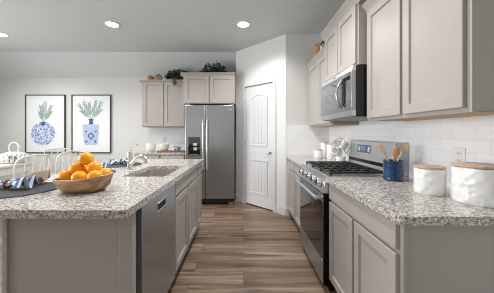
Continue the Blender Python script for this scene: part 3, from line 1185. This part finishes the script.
# mug tree
tx, ty = 1.165, 2.80
mt = thing('mug_tree', (tx, ty, CT), 'white metal mug tree with hooked arms, at the back of the far counter', 'mug rack')
MB().lathe([(0, 0), (.075, 0), (.075, .008), (.012, .016), (0, .016)], (tx, ty, CT + .0005), 28).build('base', 'white_metal', mt)
MB().tube([(tx, ty, CT + .012), (tx, ty, CT + .275)], .006, 10).build('post', 'white_metal', mt)
for k, a in enumerate((0.3, 1.5, 2.7, 3.9, 5.1)):
    z = CT + (.225 if k % 2 == 0 else .13)
    dx, dy = math.cos(a), math.sin(a)
    MB().tube([(tx, ty, z), (tx + dx * .05, ty + dy * .05, z + .012), (tx + dx * .062, ty + dy * .062, z + .03)], .0035, 8).build('arm', 'white_metal', mt)
for k, a in enumerate((0.2, 1.8, 3.2, 4.6)):
    dx, dy = math.cos(a), math.sin(a)
    MB().tube([(tx, ty, CT + .272), (tx + dx * .03, ty + dy * .03, CT + .29), (tx + dx * .04, ty + dy * .04, CT + .275)], .005, 8).build('finial_curl', 'white_metal', mt)


def mug(c, axis, label, r=.041, h=.088):
    c = Vector(c)
    ax = Vector(axis).normalized()
    o = thing('mug', c, label, 'mug', 'white mugs on the far counter')
    prof = [(0, 0), (r * .82, 0), (r * .9, .004), (r, .03), (r, h), (r * .92, h), (r * .92, .03), (r * .78, .01), (0, .008)]
    MB().lathe(prof, c, 28, ax).build('cup', 'white_cer', o, smooth=50)
    side = ax.cross(Vector((.3, .8, .5))).normalized()
    hp = []
    for i in range(9):
        a = -PI / 2 + i * PI / 8
        hp.append(c + ax * (h * .5 + math.sin(a) * h * .3) + side * (r * .95 + math.cos(a) * .028))
    MB().tube(hp, .0055, 10).build('handle', 'white_cer', o)


def cpx(px, py, Y):
    return ((px - 243.5) / 235 * Y, Y, CAMZ + (133 - py) / 235 * Y)


mug(cpx(338.5, 151.0, 2.75), (-.75, -.65, .12), 'white mug on the mug tree, its opening turned to the aisle')
mug(cpx(339.5, 145.0, 2.90), (-.75, -.5, .45), 'white mug hanging at the back of the mug tree, half hidden behind the others')
mug(cpx(341.0, 149.0, 2.66), (.55, .1, .7), 'white mug tilted upwards at the top of the mug tree')
mug(cpx(348.5, 155.5, 2.74), (.35, -.3, .85), 'white mug hanging on the mug tree next to the range back panel')
mug((1.10, 2.655, CT + .001), (0, 0, 1), 'white mug standing upright on the counter in front of the mug tree', r=.05, h=.082)

# outlet on the right wall
ou = thing('wall_outlet', (XR - .012, 1.415, 1.115), 'white double wall outlet on the tiles above the larger canister', 'outlet')
MB().box(XR - .0125, XR - .0085, 1.375, 1.453, 1.058, 1.174).build('cover_plate', 'white_cer', ou, bevel=.002)
for z in (1.095, 1.137):
    s_ = MB().box(XR - .0145, XR - .0126, 1.397, 1.431, z - .014, z + .014)  .build('socket', 'white_cer', ou, bevel=.003)
    for y in (1.407, 1.421):
        MB().box(XR - .0152, XR - .0146, y - .0015, y + .0015, z - .004, z + .008).build('slot', 'gap', s_)
ou2 = thing('wall_outlet', (-1.60, YB - .012, 1.13), 'white wall outlet on the back tiles above the white cups', 'outlet')
MB().box(-1.637, -1.563, YB - .0125, YB - .0085, 1.075, 1.19).build('cover_plate', 'white_cer', ou2, bevel=.002)
for z in (1.112, 1.152):
    MB().box(-1.617, -1.583, YB - .0145, YB - .0126, z - .014, z + .014).build('socket', 'grey_lid', ou2, bevel=.003)

# ------------------------------------------------------------------ back counter: cups, board, bowl
for (x, y, r, h, lab) in ((-1.705, 4.33, .088, .155, 'white bowl shaped cup at the open end of the back counter'),):
    o = thing('cup', (x, y, CT), lab, 'cup')
    MB().lathe([(0, 0), (r * .6, 0), (r * .8, .01), (r, h * .5), (r * .98, h), (r * .92, h), (r * .93, h * .5), (r * .7, .018), (0, .014)], (x, y, CT + .0005), 32).build('cup_body', 'white_cer', o, smooth=60)
bd = MB().box(-1.56, -1.06, 4.20, 4.40, CT + .0005, CT + .022).build('serving_board', 'board', bevel=.004)
tag(bd, 'dark wooden serving board on the back counter under the blue bowl', 'board')
o = thing('cup', (-1.455, 4.31, CT + .022), 'wide white cup standing on the wooden board beside the blue bowl', 'cup')
MB().lathe([(0, 0), (.05, 0), (.06, .006), (.088, .05), (.098, .135), (.092, .135), (.08, .05), (.05, .014), (0, .012)], (-1.455, 4.31, CT + .0228), 32).build('cup_body', 'white_cer', o, smooth=60)
hp = [(-1.455 + .09 + .03 * math.cos(a), 4.31, CT + .10 + .028 * math.sin(a)) for a in [(-.5 + i / 8) * PI for i in range(9)]]
MB().tube(hp, .006, 10).build('handle', 'white_cer', o)
o = tag(MB().lathe([(0, 0), (.04, 0), (.045, .006), (.068, .04), (.078, .078), (.073, .078), (.062, .04), (.035, .012), (0, .012)], (-1.215, 4.29, CT + .0228), 32).build('bowl', 'bluewhite', smooth=60), 'small blue and white patterned bowl on the dark wooden board', 'bowl')

# ------------------------------------------------------------------ greenery and baskets on the wall cabinets
def foliage(root_loc, spread, n, L, W, label, trail=0, seed=1):
    rnd = random.Random(seed)
    x0, y0, z0 = root_loc
    o = thing('ivy_plant', root_loc, label, 'plant')
    st = MB()
    lf = MB()
    sx, sy, sz = spread
    for i in range(n):
        a = rnd.uniform(0, 2 * PI)
        rr = math.sqrt(rnd.random())
        px, py = x0 + sx * rr * math.cos(a), y0 + sy * rr * math.sin(a)
        pz = z0 + .02 + sz * (1 - rr * rr * .55) * rnd.uniform(.35, 1)
        if i % 5 == 0:
            st.tube([(x0 + (px - x0) * .2, y0 + (py - y0) * .2, z0 + .004), (x0 + (px - x0) * .7, y0 + (py - y0) * .7, pz * .6 + (z0 + .01) * .4), (px, py, pz)], .0025, 5)
        d = Vector((math.cos(a) + rnd.uniform(-.6, .6), math.sin(a) + rnd.uniform(-.6, .6), rnd.uniform(-.3, .6)))
        nn = Vector((rnd.uniform(-.5, .5), rnd.uniform(-.8, .2), 1))
        lf.leaf((px, py, pz), d, nn, L * rnd.uniform(.7, 1.2), W * rnd.uniform(.8, 1.2))
    if trail:
        for tx_, tl in trail:
            yf = y0 - sy - .06
            pts = [(tx_, y0, z0 + .05), (tx_, yf, z0 + .045), (tx_ + .01, yf - .02, z0 + .01), (tx_ + .015, yf - .025, z0 - tl)]
            st.tube(pts, .003, 5)
            for k in range(12):
                u = k / 11
                p = Vector(pts[2]).lerp(Vector(pts[3]), u)
                lf.leaf(p, (rnd.uniform(-1, 1), -.5, -.6), (0, -1, .3), L * .8, W)
    st.build('stem', 'stem', o)
    lf.build('foliage', 'leaf', o, smooth=0, recalc=False)


foliage((-1.275, 4.52, 2.2365), (.20, .08, .24), 260, .075, .05, 'trailing dark green ivy on the wall cabinet left of the fridge', trail=[(-1.29, .05)], seed=3)
foliage((-.55, 4.42, 2.2865), (.20, .12, .28), 230, .085, .055, 'upright dark green leafy plant on the cabinet above the refrigerator', seed=5)
foliage((1.08, 2.94, 2.2365), (.06, .07, .40), 130, .07, .045, 'dark green plant behind the tan basket on the corner wall cabinet', seed=8)


def twig_ball(c, r, label, seed):
    rnd = random.Random(seed)
    mb = MB()
    for k in range(13):
        ax = Vector((rnd.gauss(0, 1), rnd.gauss(0, 1), rnd.gauss(0, 1))).normalized()
        u = ax.orthogonal().normalized()
        w = ax.cross(u)
        rr = r * rnd.uniform(.86, .95)
        mb.tube([Vector(c) + (u * math.cos(i * PI / 10) + w * math.sin(i * PI / 10)) * rr + Vector((0, 0, 0)) for i in range(20)], r * .075, 6, closed=True)
    return tag(mb.build('woven_ball', 'wicker'), label, 'ornament')


twig_ball((-1.765, 4.48, 2.2362 + .063), .063, 'smaller tan woven ball, outermost on the cabinet beside the ivy', 2)
twig_ball((-1.622, 4.48, 2.2362 + .074), .074, 'larger tan woven ball on the cabinet, touching the trailing ivy', 4)

bkx, bky = 1.065, 3.33
bk = thing('wicker_basket', (bkx, bky, 2.2365), 'tall tan woven basket on top of the corner wall cabinet', 'basket')
prof = [(0, 0), (.055, 0)]
for i in range(14):
    z = .006 + i * .017
    rr = .058 + .028 * math.sin(PI * (i / 13) ** .8)
    prof += [(rr + .003, z), (rr - .001, z + .011)]
prof += [(.055, .247), (.048, .24), (.05, .02), (0, .015)]
MB().lathe(prof, (bkx, bky, 2.237), 32).build('basket_body', 'wicker', bk, smooth=60)
hp = [(bkx + .045 * math.cos(a), bky, 2.237 + .237 + .055 * math.sin(a)) for a in [i * PI / 10 for i in range(11)]]
MB().tube(hp, .008, 8).build('basket_handle', 'wicker', bk)
tag(MB().lathe([(0, 0), (.035, 0), (.05, .04), (.052, .09), (.03, .14), (.026, .17), (.03, .185), (.024, .185), (.02, .16), (.02, .1), (0, .09)], (1.055, 3.14, 2.2366), 28).build('vase', 'white_cer', smooth=60), 'small white ceramic vase beside the tan basket on the corner cabinet', 'vase')

# ------------------------------------------------------------------ island: bowl of oranges, placemats, napkins
bwx, bwy = -.965, 1.425
bw = thing('fruit_bowl', (bwx, bwy, CT), 'oval grained wooden bowl full of oranges on the island', 'bowl')
prof = [(0, 0), (.115, 0), (.125, .004), (.155, .035), (.172, .075), (.178, .10), (.168, .103), (.16, .075), (.142, .035), (.11, .014), (0, .012)]
prof = [(a, b * .84) for a, b in prof]
mb = MB().lathe(prof, (bwx, bwy, CT + .0005), 56, sx=.92, sy=.74)
for v in mb.bm.verts:
    if v.co.z > CT + .06:
        v.co.z += .004 * math.sin(2.0 * math.atan2(v.co.y - bwy, v.co.x - bwx) + .4) + .016 * (v.co.x - bwx) / .17
mb.build('bowl_body', 'bowl', bw, smooth=60)
o_r = .042
oranges = [
    ((86, 158.5, 1.455), 'orange on the very top of the pile'),
    ((77, 168.8, 1.445), 'orange in the second layer of the pile, on the side of the blue napkin'),
    ((94, 167.8, 1.445), 'orange in the second layer of the pile, on the side of the faucet'),
    ((86.5, 170, 1.52), 'orange deep in the middle of the pile, mostly hidden'),
    ((66, 176.3, 1.43), 'low orange at the napkin end of the wooden bowl'),
    ((79.5, 177.8, 1.375), 'low orange at the front rim of the bowl, below the second layer'),
    ((95, 177.0, 1.375), 'low orange at the front rim of the bowl, nearer the faucet'),
    ((104.5, 174.5, 1.445), 'low orange at the faucet end of the wooden bowl'),
]
for (px, py, Y), lab in oranges:
    c = Vector(cpx(px, py, Y))
    o = thing('orange', c - Vector((0, 0, o_r * .95)), lab, 'orange', 'oranges in the wooden bowl')
    MB().ball(c, o_r, 1, 1, .95, 24, 14).build('peel', 'orange', o, smooth=80)
    MB().lathe([(0, .0), (.005, .0), (.004, .003), (0, .0035)], c + Vector((0, 0, o_r * .95 - .0015)), 8).build('stem_end', 'stem', o)


def placemat(x, y, label):
    mb = MB()
    mb.lathe([(0, 0), (.205, 0), (.208, .002), (.205, .005), (0, .005)], (x, y, CT + .0005), 48)
    return tag(mb.build('placemat', 'placemat'), label, 'placemat')


def cloth_fan(name, m, parent, base, ang, L, W, amp, pleats, lift, seed):
    """pleated fan of cloth spreading from the ring"""
    rnd = random.Random(seed)
    mb = MB()
    nu, nv = 10, 26
    base = Vector(base)
    d = Vector((math.cos(ang), math.sin(ang), 0))
    s_ = Vector((-d.y, d.x, 0))
    gr = []
    for i in range(nu):
        u = i / (nu - 1)
        row = []
        for j in range(nv):
            v = j / (nv - 1) * 2 - 1
            wd = W * (.18 + .82 * u ** .8)
            ph = v * PI * pleats
            z = .010 + amp * (.35 + .65 * u) * (.5 + .5 * math.sin(ph + .6 * math.sin(3 * u + seed))) * (1 - .3 * abs(v)) + lift * (1 - u) ** 1.5 + .012 * math.sin(4 * u + 5 * v + seed) * u
            row.append(mb.bm.verts.new(base + d * (L * u * (1 - .12 * v * v)) + s_ * (wd * v) + UP * max(z, .003)))
        gr.append(row)
    for i in range(nu - 1):
        for j in range(nv - 1):
            mb.bm.faces.new((gr[i][j], gr[i + 1][j], gr[i + 1][j + 1], gr[i][j + 1]))
    return mb.build(name, m, parent, smooth=180, solid=.003, subsurf=1)


def napkin_set(x, y, ang, place_, beige=True, seed=1):
    z = CT + .0065
    n = thing('napkin', (x, y, z), 'blue and white cloth napkin in a ring ' + place_, 'napkin')
    cloth_fan('cloth', 'napkin', n, (x + .01 * math.cos(ang), y + .01 * math.sin(ang), z), ang, .13, .08, .075, 2.1, .02, seed)
    cloth_fan('cloth_tail', 'napkin', n, (x - .01 * math.cos(ang), y - .01 * math.sin(ang), z), ang + PI, .10, .06, .045, 2.0, .012, seed + 2)
    d = Vector((math.cos(ang), math.sin(ang), 0))
    if beige:
        b_ = thing('napkin', (x + d.x * .12, y + d.y * .12, z), 'beige linen napkin tucked under the blue one ' + place_, 'napkin')
        q = Vector((x, y, z)) + d * -.03 + Vector((0, .12, 0))
        cloth_fan('cloth', 'linen', b_, q, ang + .25, .15, .075, .105, 1.3, .004, seed + 5)
    mb = MB()
    u = Vector((-d.y, d.x, 0))
    for k in range(10):
        a = k * 2 * PI / 10
        mb.ball(Vector((x, y, z + .029)) + u * .027 * math.cos(a) + UP * .021 * math.sin(a), .0085, u=8, v=6)
    tag(mb.build('napkin_ring', 'ring', smooth=60), 'brown wooden bead napkin ring ' + place_, 'napkin ring')


PLM = [(-1.36, 1.43), (-1.33, 2.02), (-1.33, 2.56)]
placemat(*PLM[0], 'round charcoal placemat nearest the bowl front, under the beige and blue napkins')
placemat(*PLM[1], 'round charcoal placemat mostly hidden behind the bowl of oranges')
placemat(*PLM[2], 'round charcoal placemat at the far end of the island, behind the faucet')
napkin_set(-1.435, 1.43, .12, 'on the placemat at the picture edge', True, 1)
napkin_set(-1.33, 2.02, .25, 'behind the bowl of oranges', False, 4)
napkin_set(-1.33, 2.56, .1, 'on the placemat behind the faucet', False, 6)

# ------------------------------------------------------------------ framed prints
def framed(px0, px1, py0, py1, label):
    Y = YB - .03
    x0, x1 = (px0 - 243.5) / 235 * Y, (px1 - 243.5) / 235 * Y
    z1, z0 = CAMZ + (133 - py0) / 235 * Y, CAMZ + (133 - py1) / 235 * Y
    Y = YB
    o = thing('framed_print', ((x0 + x1) / 2, Y - .02, z0), label, 'picture')
    fwd = .017
    mb = MB()
    mb.box(x0, x1, Y - .03, Y - .002, z0, z0 + fwd).box(x0, x1, Y - .03, Y - .002, z1 - fwd, z1)
    mb.box(x0, x0 + fwd, Y - .03, Y - .002, z0 + fwd, z1 - fwd).box(x1 - fwd, x1, Y - .03, Y - .002, z0 + fwd, z1 - fwd)
    mb.build('frame', 'black_frame', o, bevel=.002)
    pa = MB().box(x0 + fwd, x1 - fwd, Y - .016, Y - .004, z0 + fwd, z1 - fwd).build('paper', 'paper', o)
    return o, pa, x0, x1, z0, z1


def px2(px, py):
    return Vector(((px - 243.5) / 235 * YB, YB - .0163, CAMZ + (133 - py) / 235 * YB))


def flat(pa, name, pts, m, dy=0.0):
    mb = MB()
    mb.prism([px2(*p) + Vector((0, -dy, 0)) for p in pts], (0, -.0008, 0))
    return mb.build(name, m, pa, smooth=0)


def sprig(pa, cx, cy, tips, seed):
    rnd = random.Random(seed)
    mb = MB()
    for tx_, ty_ in tips:
        a, b = px2(cx, cy), px2(tx_, ty_)
        d = (b - a)
        sd = Vector((d.z, 0, -d.x)).normalized()
        for k in range(6):
            u = .25 + .75 * k / 5
            p = a + d * u
            for sgn in (-1, 1):
                q = p + d.normalized() * .085 + sd * sgn * rnd.uniform(.025, .05)
                m_ = (p + q) / 2
                nn = Vector((q - p)).cross(Vector((0, 1, 0))).normalized() * .011
                j = rnd.uniform(0, .0006)
                mb.prism([x + Vector((0, -j, 0)) for x in (p, m_ + nn, q, m_ - nn)], (0, -.0007, 0))
        mb.prism([a + sd * .003, a - sd * .003, b - sd * .002, b + sd * .002], (0, -.0005, 0))
    mb.build('painted_leaves', 'print_leaf', pa, smooth=0)


fo, pa, *_ = framed(24.8, 64.7, 94.6, 153.0, 'black framed print of a round blue and white vase with leaves')
flat(pa, 'painted_vase', [(43.7 + 12 * math.cos(a), 133.6 + 11.6 * math.sin(a)) for a in [i * 2 * PI / 40 for i in range(40)]], M['print_round'])
flat(pa, 'painted_vase_neck', [(41.0, 121.8), (46.6, 121.8), (45.6, 123.6), (46.2, 125), (41.5, 125), (42.0, 123.6)], M['print_dark'], .0009)
sprig(pa, 44, 122, [(42, 108), (46, 105), (51, 108), (41, 114), (50.5, 113)], 3)
fo, pa, *_ = framed(71.2, 110.6, 94.6, 153.0, 'black framed print of a straight-sided blue vase with a diamond pattern')
flat(pa, 'painted_vase', [(83.2, 124.5), (99.8, 124.5), (98.4, 143.5), (96.5, 145), (86.3, 145), (84.4, 143.5)], M['print_square'])
flat(pa, 'painted_vase_neck', [(88.8, 119), (94.4, 119), (93.2, 121.5), (94, 124.4), (89.2, 124.4), (90, 121.5)], M['print_dark'], .0009)
mbd = [((91.5, 132.2), (95.2, 136), (91.5, 139.8), (87.8, 136)), ]
flat(pa, 'painted_diamond', mbd[0], M['print_dark'], .0009)
flat(pa, 'painted_diamond', [(91.5, 133.8), (93.6, 136), (91.5, 138.2), (89.4, 136)], M['print_square'], .0018)
for dx, dy in ((86.6, 131.5), (96.4, 131.5), (87, 141.5), (96, 141.5)):
    flat(pa, 'painted_diamond', [(dx, dy - 1.3), (dx + 1.2, dy), (dx, dy + 1.3), (dx - 1.2, dy)], M['print_dark'], .0009)
sprig(pa, 91.6, 119, [(80.5, 106.5), (85, 104), (90, 105.5), (96, 103.5), (101, 104.5), (100, 111), (83, 112)], 5)

# ------------------------------------------------------------------ dining table, lantern, chairs
tbx0, tbx1, tby0, tby1, tz = -4.62, -3.64, 2.35, 4.12, .76
dt = thing('dining_table', ((tbx0 + tbx1) / 2, (tby0 + tby1) / 2, 0), 'long white dining table along the picture wall', 'table')
MB().box(tbx0, tbx1, tby0, tby1, tz - .035, tz).build('tabletop', 'table_white', dt, bevel=.004)
MB().box(tbx0 + .03, tbx1 - .03, tby0 + .03, tby1 - .03, tz - .15, tz - .036).build('apron', 'table_white', dt)
for x in (tbx0 + .05, tbx1 - .12):
    for y in (tby0 + .05, tby1 - .12):
        MB().prism([(x, y, tz - .036), (x + .07, y, tz - .036), (x + .07, y + .07, tz - .036), (x, y + .07, tz - .036)], (0, 0, -(tz - .037))).build('leg', 'table_white', dt, bevel=.003)

# lantern
lx, ly = -3.84, 3.93
ln = thing('lantern', (lx, ly, tz), 'squat white pierced metal lantern with a ring handle on the dining table', 'lantern')
mb = MB()
seg, prof = 72, [(.13, .0), (.165, .03), (.195, .07), (.20, .095), (.185, .125), (.15, .155), (.10, .175), (.06, .182)]
rings = [[mb.bm.verts.new((lx + r * math.cos(k * 2 * PI / seg), ly + r * math.sin(k * 2 * PI / seg), tz + .004 + h)) for k in range(seg)] for r, h in prof]
for i, (A, B) in enumerate(zip(rings, rings[1:])):
    for k in range(seg):
        if i in (1, 3, 4) and (k + 2 * i) % 4 == 1:
            continue
        if i in (2, 3) and k % 18 in (6, 7, 9, 10):
            continue
        mb.bm.faces.new((A[k], A[(k + 1) % seg], B[(k + 1) % seg], B[k]))
mb.bm.faces.new(rings[-1])
mb.build('lantern_body', 'white_metal', ln, solid=.006)
MB().lathe([(0, .003), (.045, .003), (.045, .10), (0, .10)], (lx, ly, tz), 20).build('candle', 'paper', ln)
hp = [(lx + .085 * math.cos(a), ly, tz + .25 + .095 * math.sin(a)) for a in [(-.35 + 1.7 * i / 24) * PI for i in range(25)]]
MB().tube(hp, .011, 10).build('ring_handle', 'white_metal', ln)


def make_chair(label):
    o = thing('dining_chair', (0, 0, 0), label, 'chair')
    pts = [(.21 * math.cos(a) ** 1, .22 * math.sin(a), 0) for a in [i * 2 * PI / 28 for i in range(28)]]
    sq = []
    for a in [i * 2 * PI / 32 for i in range(32)]:
        c_, s_ = math.cos(a), math.sin(a)
        f = (abs(c_) ** 4 + abs(s_) ** 4) ** -.25
        sq.append((.215 * c_ * f, .225 * s_ * f, .45))
    MB().prism(sq, (0, 0, .022)).build('seat', 'white_metal', o, bevel=.006)
    W = .265
    # bent hoop of the back: rises from the seat corners, leaning back (+x)
    hoop = [(.19, -.20, .455), (.205, -.235, .60), (.235, -W, .78)]
    for i in range(7):
        a = PI - i * PI / 12
        hoop.append((.245 + .02 * math.sin(a), -W + .10 + .10 * math.cos(a), .845 + .10 * math.sin(a)))
    hoop += [(.268, 0, .965)]
    hoop += [(x, -y, z) for x, y, z in hoop[-2::-1]]
    MB().tube(hoop, .0108, 10).build('back_hoop', 'white_metal', o)
    for y in (-.12, 0, .12):
        MB().tube([(.19, y * .85, .47), (.225, y, .72), (.266, y * 1.05, .955)], .006, 8).build('spindle', 'white_metal', o)
    for x, y in ((-.17, -.18), (-.17, .18), (.17, -.18), (.17, .18)):
        MB().tube([(x, y, .45), (x * 1.35, y * 1.22, .002)], [.0135, .011], 10).build('leg', 'white_metal', o)
    for y in (-.2, .2):
        MB().tube([(-.2, y * 1.03, .2), (.2, y * 1.03, .2)], .008, 8).build('stretcher', 'white_metal', o)
    return o


chA = make_chair('white metal hoop-back dining chair closest to the island, at the long side of the table')
chB = copy_tree(chA)
chC = copy_tree(chA)
place(chA, (-3.12, 3.22, 0), 0)
place(chB, (-3.13, 3.90, 0), 0, 'white metal hoop-back dining chair past the closest one, its back leaning behind the oranges')
place(chC, (-3.70, 4.43, 0), PI / 2, 'white metal hoop-back dining chair at the table end, under the print of the round vase')
